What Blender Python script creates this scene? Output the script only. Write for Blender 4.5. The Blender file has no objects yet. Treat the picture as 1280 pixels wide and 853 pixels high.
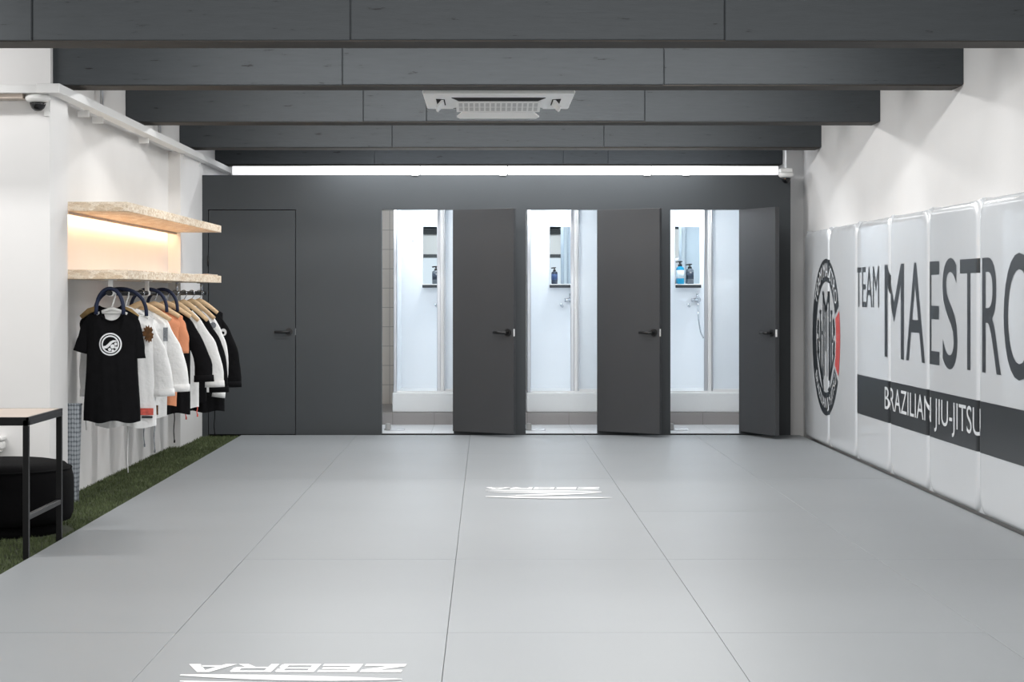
import bpy, bmesh, math, random
import numpy as np
from mathutils import Vector, Matrix
random.seed(7)
R = math.radians
COL = bpy.context.scene.collection
F = 2404.0; CH = 1.26; VX = 608.0; VY = 367.0

# ------------------------------------------------------------------ helpers
def lin(c):
    return tuple((v/255/12.92 if v/255 <= .04045 else ((v/255+.055)/1.055)**2.4) for v in c)

def mat(name, rgb, rough=.5, metal=0, noise=0, nscale=8, bump=0, bscale=60, emit=0, coat=0, spec=.5, trans=0, stretch=None, emitcol=None):
    m = bpy.data.materials.new(name); m.use_nodes = True
    nt = m.node_tree; b = nt.nodes['Principled BSDF']
    c = lin(rgb)
    b.inputs['Base Color'].default_value = (*c, 1)
    b.inputs['Roughness'].default_value = rough
    b.inputs['Metallic'].default_value = metal
    b.inputs['Specular IOR Level'].default_value = spec
    b.inputs['Coat Weight'].default_value = coat
    b.inputs['Transmission Weight'].default_value = trans
    if emit:
        b.inputs['Emission Color'].default_value = (*lin(emitcol or rgb), 1)
        b.inputs['Emission Strength'].default_value = emit
    tc = nt.nodes.new('ShaderNodeTexCoord')
    src = tc.outputs['Object']
    if stretch:
        mp = nt.nodes.new('ShaderNodeMapping'); mp.inputs['Scale'].default_value = stretch
        nt.links.new(src, mp.inputs['Vector']); src = mp.outputs['Vector']
    if noise:
        n = nt.nodes.new('ShaderNodeTexNoise'); n.inputs['Scale'].default_value = nscale; n.inputs['Detail'].default_value = 6
        nt.links.new(src, n.inputs['Vector'])
        r = nt.nodes.new('ShaderNodeValToRGB')
        r.color_ramp.elements[0].position = .3; r.color_ramp.elements[1].position = .7
        r.color_ramp.elements[0].color = (*[v*(1-noise) for v in c], 1)
        r.color_ramp.elements[1].color = (*[min(1, v*(1+noise)) for v in c], 1)
        nt.links.new(n.outputs['Fac'], r.inputs['Fac']); nt.links.new(r.outputs['Color'], b.inputs['Base Color'])
    if bump:
        n = nt.nodes.new('ShaderNodeTexNoise'); n.inputs['Scale'].default_value = bscale; n.inputs['Detail'].default_value = 4
        nt.links.new(src, n.inputs['Vector'])
        bp = nt.nodes.new('ShaderNodeBump'); bp.inputs['Strength'].default_value = bump; bp.inputs['Distance'].default_value = .01
        nt.links.new(n.outputs['Fac'], bp.inputs['Height']); nt.links.new(bp.outputs['Normal'], b.inputs['Normal'])
    return m

class MB:
    def __init__(s): s.bm = bmesh.new(); s.smooth = False
    def box(s, x0, x1, y0, y1, z0, z1, bev=0, seg=2):
        t = bmesh.new()
        bmesh.ops.create_cube(t, size=1)
        for v in t.verts:
            v.co = Vector(((x0+x1)/2+v.co.x*(x1-x0), (y0+y1)/2+v.co.y*(y1-y0), (z0+z1)/2+v.co.z*(z1-z0)))
        if bev: bmesh.ops.bevel(t, geom=list(t.edges), offset=bev, segments=seg, affect='EDGES', profile=.5)
        s.add(t); return s
    def add(s, t):
        me = bpy.data.meshes.new('tmp'); t.to_mesh(me); t.free(); s.bm.from_mesh(me); bpy.data.meshes.remove(me)
    def pyd(s, verts, faces):
        vs = [s.bm.verts.new(v) for v in verts]
        for f in faces:
            try: s.bm.faces.new([vs[i] for i in f])
            except ValueError: pass
        return s
    def prism(s, poly, axis, a, b):
        # poly: list of 2D points, extruded along axis from a to b
        def P(p, h):
            return {'x': (h, p[0], p[1]), 'y': (p[0], h, p[1]), 'z': (p[0], p[1], h)}[axis]
        n = len(poly)
        vs = [P(p, a) for p in poly]+[P(p, b) for p in poly]
        fs = [list(range(n))[::-1], list(range(n, 2*n))]+[[i, (i+1) % n, n+(i+1) % n, n+i] for i in range(n)]
        s.pyd(vs, fs); return s
    def tube(s, pts, r, n=10, cap=True, flat=(1, 1)):
        pts = [Vector(p) for p in pts]; rs = r if isinstance(r, (list, tuple)) else [r]*len(pts)
        rings = []
        up = None
        for i, p in enumerate(pts):
            d = (pts[min(i+1, len(pts)-1)]-pts[max(i-1, 0)]).normalized()
            if up is None:
                up = Vector((0, 1, 0)) if abs(d.y) < .9 else Vector((0, 0, 1))
            a = (up-d*up.dot(d)).normalized(); bb = d.cross(a)
            up = a
            rings.append([s.bm.verts.new(p+(a*math.cos(2*math.pi*k/n)*flat[0]+bb*math.sin(2*math.pi*k/n)*flat[1])*rs[i]) for k in range(n)])
        for q in range(len(rings)-1):
            for k in range(n):
                f = s.bm.faces.new([rings[q][k], rings[q][(k+1) % n], rings[q+1][(k+1) % n], rings[q+1][k]]); f.smooth = True
        if cap: s.bm.faces.new(rings[0][::-1]); s.bm.faces.new(rings[-1])
        return s
    def lathe(s, prof, c=(0, 0, 0), n=24, sx=1, sy=1):
        rings = []
        for r, z in prof:
            rings.append([s.bm.verts.new((c[0]+r*sx*math.cos(2*math.pi*k/n), c[1]+r*sy*math.sin(2*math.pi*k/n), c[2]+z)) for k in range(n)])
        for q in range(len(rings)-1):
            for k in range(n):
                f = s.bm.faces.new([rings[q][k], rings[q][(k+1) % n], rings[q+1][(k+1) % n], rings[q+1][k]]); f.smooth = True
        if prof[0][0] > 1e-4: s.bm.faces.new(rings[0][::-1])
        if prof[-1][0] > 1e-4: s.bm.faces.new(rings[-1])
        return s
    def build(s, name, m, parent=None, local=False, recalc=True):
        bm = s.bm
        bmesh.ops.remove_doubles(bm, verts=list(bm.verts), dist=1e-5)
        if recalc: bmesh.ops.recalc_face_normals(bm, faces=list(bm.faces))
        me = bpy.data.meshes.new(name)
        off = Vector((0, 0, 0))
        if parent is not None:
            if not local:
                q = parent
                while q is not None: off += q.location; q = q.parent
        elif not local and len(bm.verts):
            xs = [v.co for v in bm.verts]
            off = Vector(((min(p.x for p in xs)+max(p.x for p in xs))/2, (min(p.y for p in xs)+max(p.y for p in xs))/2, min(p.z for p in xs)))
        if off.length > 0: bmesh.ops.translate(bm, verts=list(bm.verts), vec=-off)
        bm.to_mesh(me); bm.free()
        o = bpy.data.objects.new(name, me); COL.objects.link(o)
        me.materials.append(m)
        if parent is not None: o.parent = parent
        else: o.location = off
        return o

def tag(o, label, cat, group=None):
    o['label'] = label; o['category'] = cat
    if group: o['group'] = group
    return o
def thing(name, label, cat, loc=(0, 0, 0), group=None, rz=0):
    o = bpy.data.objects.new(name, None); COL.objects.link(o); o.location = loc; o.rotation_euler = (0, 0, rz)
    o.empty_display_size = .1
    return tag(o, label, cat, group)
def struct(o, label=None):
    o['kind'] = 'structure'
    if label: o['label'] = label
    return o
ORD = ['first', 'second', 'third', 'fourth', 'fifth', 'sixth', 'seventh', 'eighth', 'ninth', 'tenth']

# ------------------------------------------------------------------ materials
M = {}
M['white'] = mat('white_wall_paint', (226, 225, 224), .7, noise=.02, nscale=1.5, bump=.08, bscale=40)
M['pier'] = mat('warm_white_paint', (226, 225, 224), .7, noise=.02, nscale=2)
M['ceil'] = mat('ceiling_paint', (46, 49, 51), .8)
M['beam'] = None
M['soffit'] = mat('beam_soffit', (48, 43, 38), .7, noise=.3, nscale=6)
M['part'] = mat('charcoal_paint', (58, 62, 65), .5, noise=.04, nscale=2, bump=.05, bscale=120, spec=.4)
M['door'] = mat('door_paint', (62, 63, 65), .45, noise=.03, nscale=3, spec=.4)
M['black'] = mat('black_metal', (11, 11, 12), .4, spec=.3)
M['seam'] = mat('dark_gap', (10, 10, 11), .9)
M['steel'] = mat('chrome', (205, 208, 212), .15, metal=1)
M['brush'] = mat('satin_aluminium', (200, 203, 208), .35, metal=1)
M['concrete'] = mat('concrete', (140, 142, 143), .7, noise=.1)
M['turf'] = mat('turf_backing', (52, 58, 40), .95, noise=.3, nscale=30)
M['vinyl'] = mat('white_vinyl', (218, 221, 224), .22, bump=.06, bscale=5, spec=.5, coat=.3)
M['ink'] = mat('charcoal_print', (46, 51, 55), .35)
M['inkw'] = mat('white_print', (228, 230, 232), .35)
M['inkr'] = mat('red_print', (206, 84, 82), .35)
M['matlogo'] = mat('white_mat_print', (250, 250, 250), .5)
M['plaster'] = mat('white_metal_paint', (232, 232, 231), .5)
M['plastic'] = mat('white_plastic', (228, 228, 226), .4)
M['acplastic'] = mat('ac_plastic', (246, 245, 243), .45)
M['acgrille'] = mat('ac_grille', (200, 200, 198), .5)
M['dome'] = mat('smoked_dome', (24, 25, 27), .12)
M['acryl'] = mat('white_acrylic', (236, 240, 244), .25)
M['tray'] = mat('shower_tray', (226, 228, 228), .3)
M['mirror'] = mat('mirror_glass', (214, 226, 232), .01, metal=1)
M['lever'] = mat('matt_black_handle', (16, 16, 17), .45)
M['blackfab'] = mat('black_fabric', (13, 13, 14), .95, bump=.2, bscale=300, spec=.1)
M['wood'] = mat('hanger_wood', (214, 182, 142), .5, noise=.12, nscale=20, stretch=(1, 1, 6))
M['tabletop'] = mat('pale_laminate', (196, 182, 170), .45, noise=.08, nscale=4, stretch=(1, 8, 1))
M['navy'] = mat('navy_cloth', (15, 28, 58), .7, bump=.2, bscale=200)
M['c_black'] = mat('black_cotton', (15, 15, 17), .9, noise=.2, nscale=15, spec=.15, bump=.7, bscale=24)
M['c_white'] = mat('white_cotton', (234, 234, 233), .85, bump=.9, bscale=26, spec=.2)
M['c_orange'] = mat('rust_orange_cotton', (214, 142, 104), .85, bump=.7, bscale=24)
M['c_tan'] = mat('tan_cotton', (150, 124, 80), .85, noise=.2, nscale=40)
M['p_blue'] = mat('blue_patch', (60, 84, 124), .8, noise=.35, nscale=60)
M['p_grey'] = mat('grey_patch', (128, 132, 138), .8, noise=.4, nscale=60)
M['p_brown'] = mat('brown_patch', (98, 66, 36), .85, noise=.5, nscale=50)
M['p_red'] = mat('red_patch', (214, 96, 84), .8, noise=.3, nscale=40)
M['p_white'] = mat('white_patch', (226, 226, 226), .8)
M['blue_plastic'] = mat('blue_bottle', (28, 148, 190), .2)
M['grey_plastic'] = mat('grey_bottle', (96, 104, 112), .25)
M['dark_plastic'] = mat('dark_bottle', (44, 56, 72), .25)
M['label_white'] = mat('bottle_label', (216, 228, 234), .5)
M['stop'] = mat('grey_rubber', (150, 150, 148), .6)
M['led'] = mat('led_diffuser', (255, 255, 255), .5, emit=.8, emitcol=(246, 247, 249))
M['ledwarm'] = mat('warm_led', (255, 226, 190), .5, emit=27, emitcol=(255, 216, 176))

def beam_material():
    m = mat('charcoal_timber', (64, 68, 71), .62, spec=.35)
    nt = m.node_tree; b = nt.nodes['Principled BSDF']
    tc = nt.nodes.new('ShaderNodeTexCoord')
    mp = nt.nodes.new('ShaderNodeMapping'); mp.inputs['Scale'].default_value = (1.2, 6, 9)
    n = nt.nodes.new('ShaderNodeTexNoise'); n.inputs['Scale'].default_value = 5; n.inputs['Detail'].default_value = 9; n.inputs['Roughness'].default_value = .65
    r = nt.nodes.new('ShaderNodeValToRGB')
    c = lin((64, 68, 71))
    e = r.color_ramp.elements
    e[0].position = .31; e[0].color = (*[v*.2 for v in c], 1)
    e[1].position = .8; e[1].color = (*[v*1.08 for v in c], 1)
    k = e.new(.36); k.color = (*[v*.92 for v in c], 1)
    nt.links.new(tc.outputs['Object'], mp.inputs['Vector']); nt.links.new(mp.outputs['Vector'], n.inputs['Vector'])
    nt.links.new(n.outputs['Fac'], r.inputs['Fac']); nt.links.new(r.outputs['Color'], b.inputs['Base Color'])
    bp = nt.nodes.new('ShaderNodeBump'); bp.inputs['Strength'].default_value = .25; bp.inputs['Distance'].default_value = .01
    nt.links.new(n.outputs['Fac'], bp.inputs['Height']); nt.links.new(bp.outputs['Normal'], b.inputs['Normal'])
    return m
M['beam'] = beam_material()

def osb_material():
    m = mat('osb_board', (222, 198, 164), .7)
    nt = m.node_tree; b = nt.nodes['Principled BSDF']
    tc = nt.nodes.new('ShaderNodeTexCoord')
    mp = nt.nodes.new('ShaderNodeMapping'); mp.inputs['Scale'].default_value = (9, 9, 26)
    v = nt.nodes.new('ShaderNodeTexVoronoi'); v.inputs['Scale'].default_value = 2.6
    n = nt.nodes.new('ShaderNodeTexNoise'); n.inputs['Scale'].default_value = 14; n.inputs['Detail'].default_value = 8
    r = nt.nodes.new('ShaderNodeValToRGB'); e = r.color_ramp.elements
    e[0].position = .1; e[0].color = (*lin((206, 182, 152)), 1); e[1].position = .9; e[1].color = (*lin((242, 230, 212)), 1)
    r2 = nt.nodes.new('ShaderNodeValToRGB'); e = r2.color_ramp.elements
    e[0].position = .32; e[0].color = (.42, .35, .28, 1); e[1].position = .45; e[1].color = (1, 1, 1, 1)
    mx = nt.nodes.new('ShaderNodeMix'); mx.data_type = 'RGBA'; mx.blend_type = 'MULTIPLY'; mx.inputs[0].default_value = .8
    nt.links.new(tc.outputs['Object'], mp.inputs['Vector']); nt.links.new(mp.outputs['Vector'], v.inputs['Vector']); nt.links.new(mp.outputs['Vector'], n.inputs['Vector'])
    nt.links.new(v.outputs['Color'], r.inputs['Fac']); nt.links.new(n.outputs['Fac'], r2.inputs['Fac'])
    nt.links.new(r.outputs['Color'], mx.inputs[6]); nt.links.new(r2.outputs['Color'], mx.inputs[7]); nt.links.new(mx.outputs[2], b.inputs['Base Color'])
    return m
M['osb'] = osb_material()

def mat_material():
    m = mat('grey_mat_vinyl', (145, 149, 152), .42, noise=.025, nscale=1.3, bump=.05, bscale=400, spec=.5)
    return m
M['mat'] = mat_material()

def tile_material(name, rgb, grout, sx, sz, axes='XZ', w=.006, noise=.05):
    m = mat(name, rgb, .35)
    nt = m.node_tree; b = nt.nodes['Principled BSDF']
    tc = nt.nodes.new('ShaderNodeTexCoord'); sp = nt.nodes.new('ShaderNodeSeparateXYZ'); cb = nt.nodes.new('ShaderNodeCombineXYZ')
    nt.links.new(tc.outputs['Object'], sp.inputs[0])
    nt.links.new(sp.outputs[axes[0]], cb.inputs[0]); nt.links.new(sp.outputs[axes[1]], cb.inputs[1])
    br = nt.nodes.new('ShaderNodeTexBrick'); br.offset = 0
    br.inputs['Scale'].default_value = 1; br.inputs['Brick Width'].default_value = sx; br.inputs['Row Height'].default_value = sz
    br.inputs['Mortar Size'].default_value = w/2; br.inputs['Color1'].default_value = (*lin(rgb), 1)
    br.inputs['Color2'].default_value = (*[v*(1-noise) for v in lin(rgb)], 1); br.inputs['Mortar'].default_value = (*lin(grout), 1)
    nt.links.new(cb.outputs[0], br.inputs['Vector']); nt.links.new(br.outputs['Color'], b.inputs['Base Color'])
    return m
M['tile'] = tile_material('cream_tile', (234, 228, 219), (176, 170, 162), .1, .2)
M['greytile'] = tile_material('grey_floor_tile', (150, 146, 144), (120, 117, 116), .4, .4)
M['floortile'] = tile_material('pale_floor_tile', (222, 224, 226), (190, 191, 192), .6, .6, axes='XY')

def frosted():
    m = bpy.data.materials.new('frosted_panel'); m.use_nodes = True; nt = m.node_tree
    for n in list(nt.nodes):
        if n.type != 'OUTPUT_MATERIAL': nt.nodes.remove(n)
    out = [n for n in nt.nodes][0]
    d = nt.nodes.new('ShaderNodeBsdfDiffuse'); d.inputs[0].default_value = (.88, .9, .92, 1)
    t = nt.nodes.new('ShaderNodeBsdfTranslucent'); t.inputs[0].default_value = (.92, .95, .97, 1)
    g = nt.nodes.new('ShaderNodeBsdfGlossy'); g.inputs['Roughness'].default_value = .25
    m1 = nt.nodes.new('ShaderNodeMixShader'); m1.inputs[0].default_value = .5
    m2 = nt.nodes.new('ShaderNodeMixShader'); m2.inputs[0].default_value = .06
    nt.links.new(d.outputs[0], m1.inputs[1]); nt.links.new(t.outputs[0], m1.inputs[2])
    nt.links.new(m1.outputs[0], m2.inputs[1]); nt.links.new(g.outputs[0], m2.inputs[2]); nt.links.new(m2.outputs[0], out.inputs['Surface'])
    return m
M['frost'] = frosted()

def weave_material():
    m = mat('grey_weave', (138, 144, 150), .7)
    nt = m.node_tree; b = nt.nodes['Principled BSDF']
    tc = nt.nodes.new('ShaderNodeTexCoord'); mp = nt.nodes.new('ShaderNodeMapping'); mp.inputs['Scale'].default_value = (60, 60, 36)
    v = nt.nodes.new('ShaderNodeTexVoronoi'); v.inputs['Scale'].default_value = 1; v.inputs['Randomness'].default_value = .15
    r = nt.nodes.new('ShaderNodeValToRGB'); e = r.color_ramp.elements
    e[0].position = .3; e[0].color = (*lin((168, 174, 180)), 1); e[1].position = .62; e[1].color = (*lin((84, 90, 97)), 1)
    nt.links.new(tc.outputs['Object'], mp.inputs[0]); nt.links.new(mp.outputs[0], v.inputs['Vector']); nt.links.new(v.outputs['Distance'], r.inputs[0]); nt.links.new(r.outputs[0], b.inputs['Base Color'])
    return m
M['weave'] = weave_material()

# ------------------------------------------------------------------ setting
YB = 17.2                 # front face of the charcoal partition
XR = 2.885                # right wall
b = MB(); b.box(-5.2, XR+.1, -3.2, 20.1, -.2, -.04); struct(b.build('floor', M['concrete']), 'grey concrete floor slab under the mats and turf')
b = MB(); b.box(-5.2, XR+.1, -3.2, 20.1, 2.86, 3.0); struct(b.build('ceiling', M['ceil']), 'dark painted ceiling above the beams')
b = MB(); b.box(XR, XR+.1, -3.1, 20.05, -.04, 2.86); struct(b.build('wall_right', M['white']), 'plain white wall above the padded wall panels')
b = MB()
b.box(-2.78, -2.644, 11.6, 20.05, -.04, 2.86)
b.box(-5.2, -2.56, 11.28, 11.76, -.04, 2.44)
b.box(-5.2, -2.62, 11.56, 11.76, 2.44, 2.86)
b.box(-2.7, -2.542, 15.98, 20.05, -.04, 2.44)
b.box(-5.2, -5.1, -3.1, 11.28, -.04, 2.86)
struct(b.build('wall_left', M['pier']), 'white painted wall with projecting piers on the left')
# far wall behind the shower cubicles
b = MB(); b.box(-2.6, XR, 19.95, 20.05, -.04, 2.86); struct(b.build('wall_far', M['white']))
b = MB(); b.box(2.73, XR, 17.5, 17.6, -.04, 2.86); struct(b.build('wall_right_return', M['white']), 'narrow white wall return beside the dark partition')
# rear wall behind the photographer with glazed shop front
b = MB(); b.box(-5.1, XR, -3.1, -3.0, 2.13, 2.57); struct(b.build('wall_rear', M['white']))
b = MB(); b.box(-5.1, XR, -3.0, -2.8, 2.57, 2.86); struct(b.build('trim_5', M['ceil']))
for k, (x0, x1) in enumerate(((-5.1, -3.6), (-3.6, -2.1), (-2.1, -.62), (-.62, .78), (.78, 2.28), (2.28, XR))):
    b = MB()
    b.box(x0, x0+.09, -3.08, -3.0, -.04, 2.13); b.box(x1-.09, x1, -3.08, -3.0, -.04, 2.13); b.box(x0+.09, x1-.09, -3.08, -3.0, 2.05, 2.13); b.box(x0+.09, x1-.09, -3.08, -3.0, -.04, .35); b.box(x0+.09, x1-.09, -3.07, -3.01, 1.05, 1.1)
    struct(b.build('window_%d' % (k+1), M['ink']))

# charcoal partition with openings
OPEN = [(-.937, -.293), (.351, .995), (1.646, 2.272)]
D1 = (-2.483, -1.710); ZT = 2.011; PT = 2.319
b = MB()
xs = [-2.546, D1[0]-.006, D1[1]+.006, OPEN[0][0], OPEN[0][1], OPEN[1][0], OPEN[1][1], OPEN[2][0], OPEN[2][1], 2.72]
for i in range(0, 10, 2): b.box(xs[i], xs[i+1], YB, YB+.1, -.035, ZT)
b.box(-2.546, 2.72, YB, YB+.1, ZT, PT)
struct(b.build('wall_back', M['part']), 'charcoal painted partition with shower doorways')
b = MB(); b.box(D1[0]-.03, D1[1]+.03, YB+.1, YB+.12, -.035, 2.05); struct(b.build('trim_1', M['seam']))
# thresholds
for i, (x0, x1) in enumerate(OPEN):
    b = MB(); b.box(x0, x1, YB-.0, YB+.1, -.035, .0)
    struct(b.build('trim_%d' % (i+2), M['seam']), 'dark threshold strip under the shower doorway')

def door_handle(parent, x, z, yf, dirx, edge_x=None):
    # rosette + lever on the face y=yf (facing -y), local coordinates of parent
    t = MB()
    prof = [(.026, 0), (.026, .008), (.022, .01), (.011, .01), (.011, .045)]
    rings = []
    h = MB()
    h.tube([(x, yf, z), (x, yf-.009, z)], .033, 24)
    h.tube([(x, yf-.009, z), (x, yf-.05, z)], .011, 12)
    o = h.build('door_handle', M['lever'], parent, local=True)
    l = MB(); l.tube([(x-dirx*.012, yf-.048, z), (x+dirx*.06, yf-.05, z), (x+dirx*.125, yf-.046, z)], [.0125, .012, .011], 12)
    l.build('lever', M['lever'], o, local=True)
    return o
# closed door
dr = bpy.data.objects.new('door_1', None); COL.objects.link(dr); dr.location = (D1[0], YB, 0)
struct(dr, 'closed flush charcoal door beside the clothes rail')
w = D1[1]-D1[0]
b = MB(); b.box(0, w, .001, .045, 0.0, 2.004); b.build('door_leaf', M['part'], dr, local=True)
door_handle(dr, w-.055, CH-48*YB/F, .001, -1)
for z in (.25, 1.55):
    b = MB(); b.tube([(-.006, -.006, z-.045), (-.006, -.006, z+.045)], .007, 8); b.build('hinge', M['lever'], dr, local=True)
b = MB(); b.box(w+.0005, w+.0035, -.003, .03, CH-48*YB/F-.03, CH-48*YB/F+.03); b.build('latch_plate', M['brush'], dr, local=True)
# open doors
FREE = [(.244, 16.85), (1.514, 16.84), (2.503, 16.61)]
DL = ['left', 'middle', 'right']
for i, ((x0, x1), (fx, fy)) in enumerate(zip(OPEN, FREE)):
    ang = math.atan2(fy-YB, fx-x1); L = .64
    dr = bpy.data.objects.new('door_%d' % (i+2), None); COL.objects.link(dr)
    dr.location = (x1+.003, YB-.02, 0); dr.rotation_euler = (0, 0, ang)
    struct(dr, 'open charcoal door of the %s shower cubicle' % DL[i])
    b = MB(); b.box(0, L, -.02, .02, .03, ZT-.004, .0015, 1); b.build('door_leaf', M['door'], dr, local=True)
    zh = CH-49*16.85/F
    door_handle(dr, L-.055, zh, -.02, -1)
    b = MB(); b.box(L-.001, L+.003, -.018, -.002, zh-.032, zh+.032); b.build('latch_plate', M['plaster'], dr, local=True)
    for z in (.25, 1.75):
        b = MB(); b.tube([(-.002, .0, z-.045), (-.002, .0, z+.045)], .007, 8); b.build('hinge', M['lever'], dr, local=True)

# ------------------------------------------------------------------ beams
BY = [9.5, 11.62, 14.08, 16.56, 18.72]
BZ = [2.512, 2.522, 2.52, 2.52, 2.52]
SPL = [[40, 438, 906], [428, 830], [454, 533, 806], [490, 755], [468, 704, 760]]
BLAB = ['dark grey timber ceiling beam nearest the camera, cropped by the top edge',
        'dark grey timber ceiling beam, second from the camera, in front of the air conditioner',
        'dark grey timber ceiling beam directly behind the air conditioner',
        'dark grey timber ceiling beam, fourth from the camera, short and shaded',
        'dark grey timber ceiling beam farthest away, just above the light strip']
for i in range(5):
    y0, z0 = BY[i], BZ[i]; y1 = y0+.28
    xl = (-5.1, -2.62, -2.642, -2.642, -2.642)[i]
    cuts = [xl]+[(p-VX)*y0/F for p in SPL[i]]+[XR]
    b = MB()
    for k in range(len(cuts)-1):
        dz = .002*((k*7+i*3) % 3-1); dy = .003*((k*5+i) % 3-1)
        b.box(cuts[k]+(.0018 if k else 0), cuts[k+1]-(.0018 if k < len(cuts)-2 else 0), y0+dy, y1, z0+dz, 2.86, .004, 1)
    b.box(xl, XR, y0+.012, y1-.01, z0+.01, 2.86)
    o = b.build('ceiling_beam', M['beam'])
    tag(o, BLAB[i], 'beam', 'dark timber ceiling beams')
    so = MB(); so.box(xl+.01, XR-.01, y0+.012, y1-.012, z0-.006, z0+.004); so.build('soffit_board', M['soffit'], o)['label'] = 'brownish underside board'

# ------------------------------------------------------------------ air conditioner
ax0, ax1, ay0, ay1, az = -.4, .555, 12.02, 12.98, 2.505
ac = thing('air_conditioner', 'white ceiling cassette air conditioner with its flaps open between the beams', 'air conditioner', ((ax0+ax1)/2, (ay0+ay1)/2, az))
b = MB(); b.box(ax0, ax1, ay0, ay1, az, az+.035, .012, 3); b.box(ax0+.06, ax1-.06, ay0+.06, ay1-.06, az+.035, az+.3)
b.build('casing', M['acplastic'], ac)
cx = (ax0+ax1)/2; cy = (ay0+ay1)/2
def trap(y0, y1, w0, w1):
    b = MB(); b.prism([(cx-w0, y0), (cx+w0, y0), (cx+w1, y1), (cx-w1, y1)], 'z', az-.003, az+.002); b.build('outlet_slot', M['seam'], ac)
trap(ay0+.2, ay0+.4, .30, .255); trap(ay1-.06, ay1-.14, .30, .255)
for sx in (-1, 1):
    b = MB(); b.prism([(cx+sx*.40, cy-.2), (cx+sx*.40, cy+.22), (cx+sx*.345, cy+.19), (cx+sx*.345, cy-.17)], 'z', az-.003, az+.002); b.build('outlet_slot', M['seam'], ac)
    b = MB(); vs = []
    for th in (0, .011):
        for (x, z, y0_, y1_) in ((cx+sx*.352, az-.004, cy-.17, cy+.2), (cx+sx*.395, az-.05, cy-.14, cy+.16)):
            for y in (y0_, y1_): vs.append((x+sx*th, y, z+th*.5))
    b.pyd(vs, [(0, 1, 3, 2), (4, 6, 7, 5), (0, 2, 6, 4), (1, 5, 7, 3), (0, 4, 5, 1), (2, 3, 7, 6)]); b.build('air_flap', M['acplastic'], ac)
b = MB(); vs = []
for th in (0, .011):
    for (y, z, e) in ((ay1-.15, az-.038, .235), (ay1-.11, az-.066, .275), (ay1-.1, az-.074, .255)):
        for q in (-1, 1): vs.append((cx+q*e, y, z+th))
b.pyd(vs, [(0, 1, 3, 2), (2, 3, 5, 4), (6, 8, 9, 7), (8, 10, 11, 9), (0, 6, 7, 1), (4, 5, 11, 10), (0, 2, 8, 6), (2, 4, 10, 8), (1, 7, 9, 3), (3, 9, 11, 5)])
b.build('air_flap', M['acplastic'], ac)
# intake grille, its front tilted down
b = MB(); b.prism([(ay0+.43, az-.001), (ay0+.43, az-.006), (ay0+.72, az-.043), (ay0+.74, az-.04), (ay0+.74, az-.001)], 'x', cx-.275, cx+.275)
g = b.build('intake_grille', M['acplastic'], ac)
b = MB()
for k in range(15):
    x = cx-.245+k*.49/14
    for (q0, q1) in ((.10, .46), (.52, .88)):
        ya, yb_ = ay0+.43+.29*q0, ay0+.43+.29*q1; za, zb_ = az-.0065-.037*q0, az-.0065-.037*q1
        b.pyd([(x-.012, ya, za), (x+.012, ya, za), (x+.012, yb_, zb_), (x-.012, yb_, zb_)], [(0, 1, 2, 3)])
b.build('grille_openings', M['acgrille'], g)

# ------------------------------------------------------------------ strip lights over the partition
lx = [-2.28, -.595, .19, 1.48, 2.62]
LLAB = ['white strip light on the partition top, leftmost, above the closed door', 'white strip light on the partition top, above the left shower doorway',
        'white strip light on the partition top, above the middle shower doorway', 'white strip light on the partition top, rightmost, above the right doorway']
for i in range(4):
    x0, x1 = lx[i]+.004, lx[i+1]-.004
    t = thing('strip_light', LLAB[i], 'light', ((x0+x1)/2, YB+.03, PT), 'strip lights along the partition top')
    b = MB(); b.box(x0, x1, YB+.02, YB+.07, PT+.004, PT+.082, .006, 2); b.build('diffuser', M['led'], t)
    b = MB(); b.box(x0, x1, YB+.07, YB+.1, PT, PT+.086); b.build('housing', M['plaster'], t)
    for x in ((x1-.04,) if i < 3 else (x0+.3,)):
        b = MB(); b.box(x-.03, x+.03, YB-.012, YB+.07, PT-.004, PT+.004); b.build('clip', M['plaster'], t)

# ------------------------------------------------------------------ cable tray
ct = thing('cable_tray', 'white metal cable tray running along the left wall below the beams', 'cable tray', (-2.5, 15, 2.42))
b = MB(); b.prism([(-2.55, 2.425), (-2.47, 2.425), (-2.47, 2.475), (-2.474, 2.475), (-2.474, 2.43), (-2.546, 2.43), (-2.546, 2.475), (-2.55, 2.475)], 'y', 11.12, 18.65)
b.build('side_run', M['plaster'], ct)
b = MB(); b.box(-5.1, -2.551, 11.12, 11.275, 2.42, 2.468, .003, 1); b.build('front_run', M['plaster'], ct)
b = MB(); b.box(-2.6, -2.465, 11.1, 11.28, 2.418, 2.473, .003, 1); b.build('corner_cover', M['plaster'], ct)
for y in (12.25, 12.7, 14.4, 16.1, 17.0):
    b = MB(); b.box(-2.6, -2.53, y-.015, y+.015, 2.385, 2.424); b.build('wall_bracket', M['plaster'], ct)
b = MB(); b.box(-5.1, -2.69, 11.15, 11.279, 2.392, 2.419); tag(b.build('tray_shade_strip', M['tabletop']), 'beige strip painted as the shade under the cable tray beside the left camera', 'shade strip')  # beige strip stands in for the shadow under the front tray run
for (y, lab) in ((13.0, 'thin grey conduit on the left wall between the second and third beams'), (15.3, 'thin grey conduit on the left wall between the third and fourth beams')):
    b = MB(); b.tube([(-2.6, y, 2.48), (-2.6, y, 2.855)], .012, 8); b.tube([(-2.6, y, 2.5), (-2.6, y, 2.52)], .018, 8)
    tag(b.build('conduit', M['brush']), lab, 'conduit', 'wall conduits')

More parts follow.
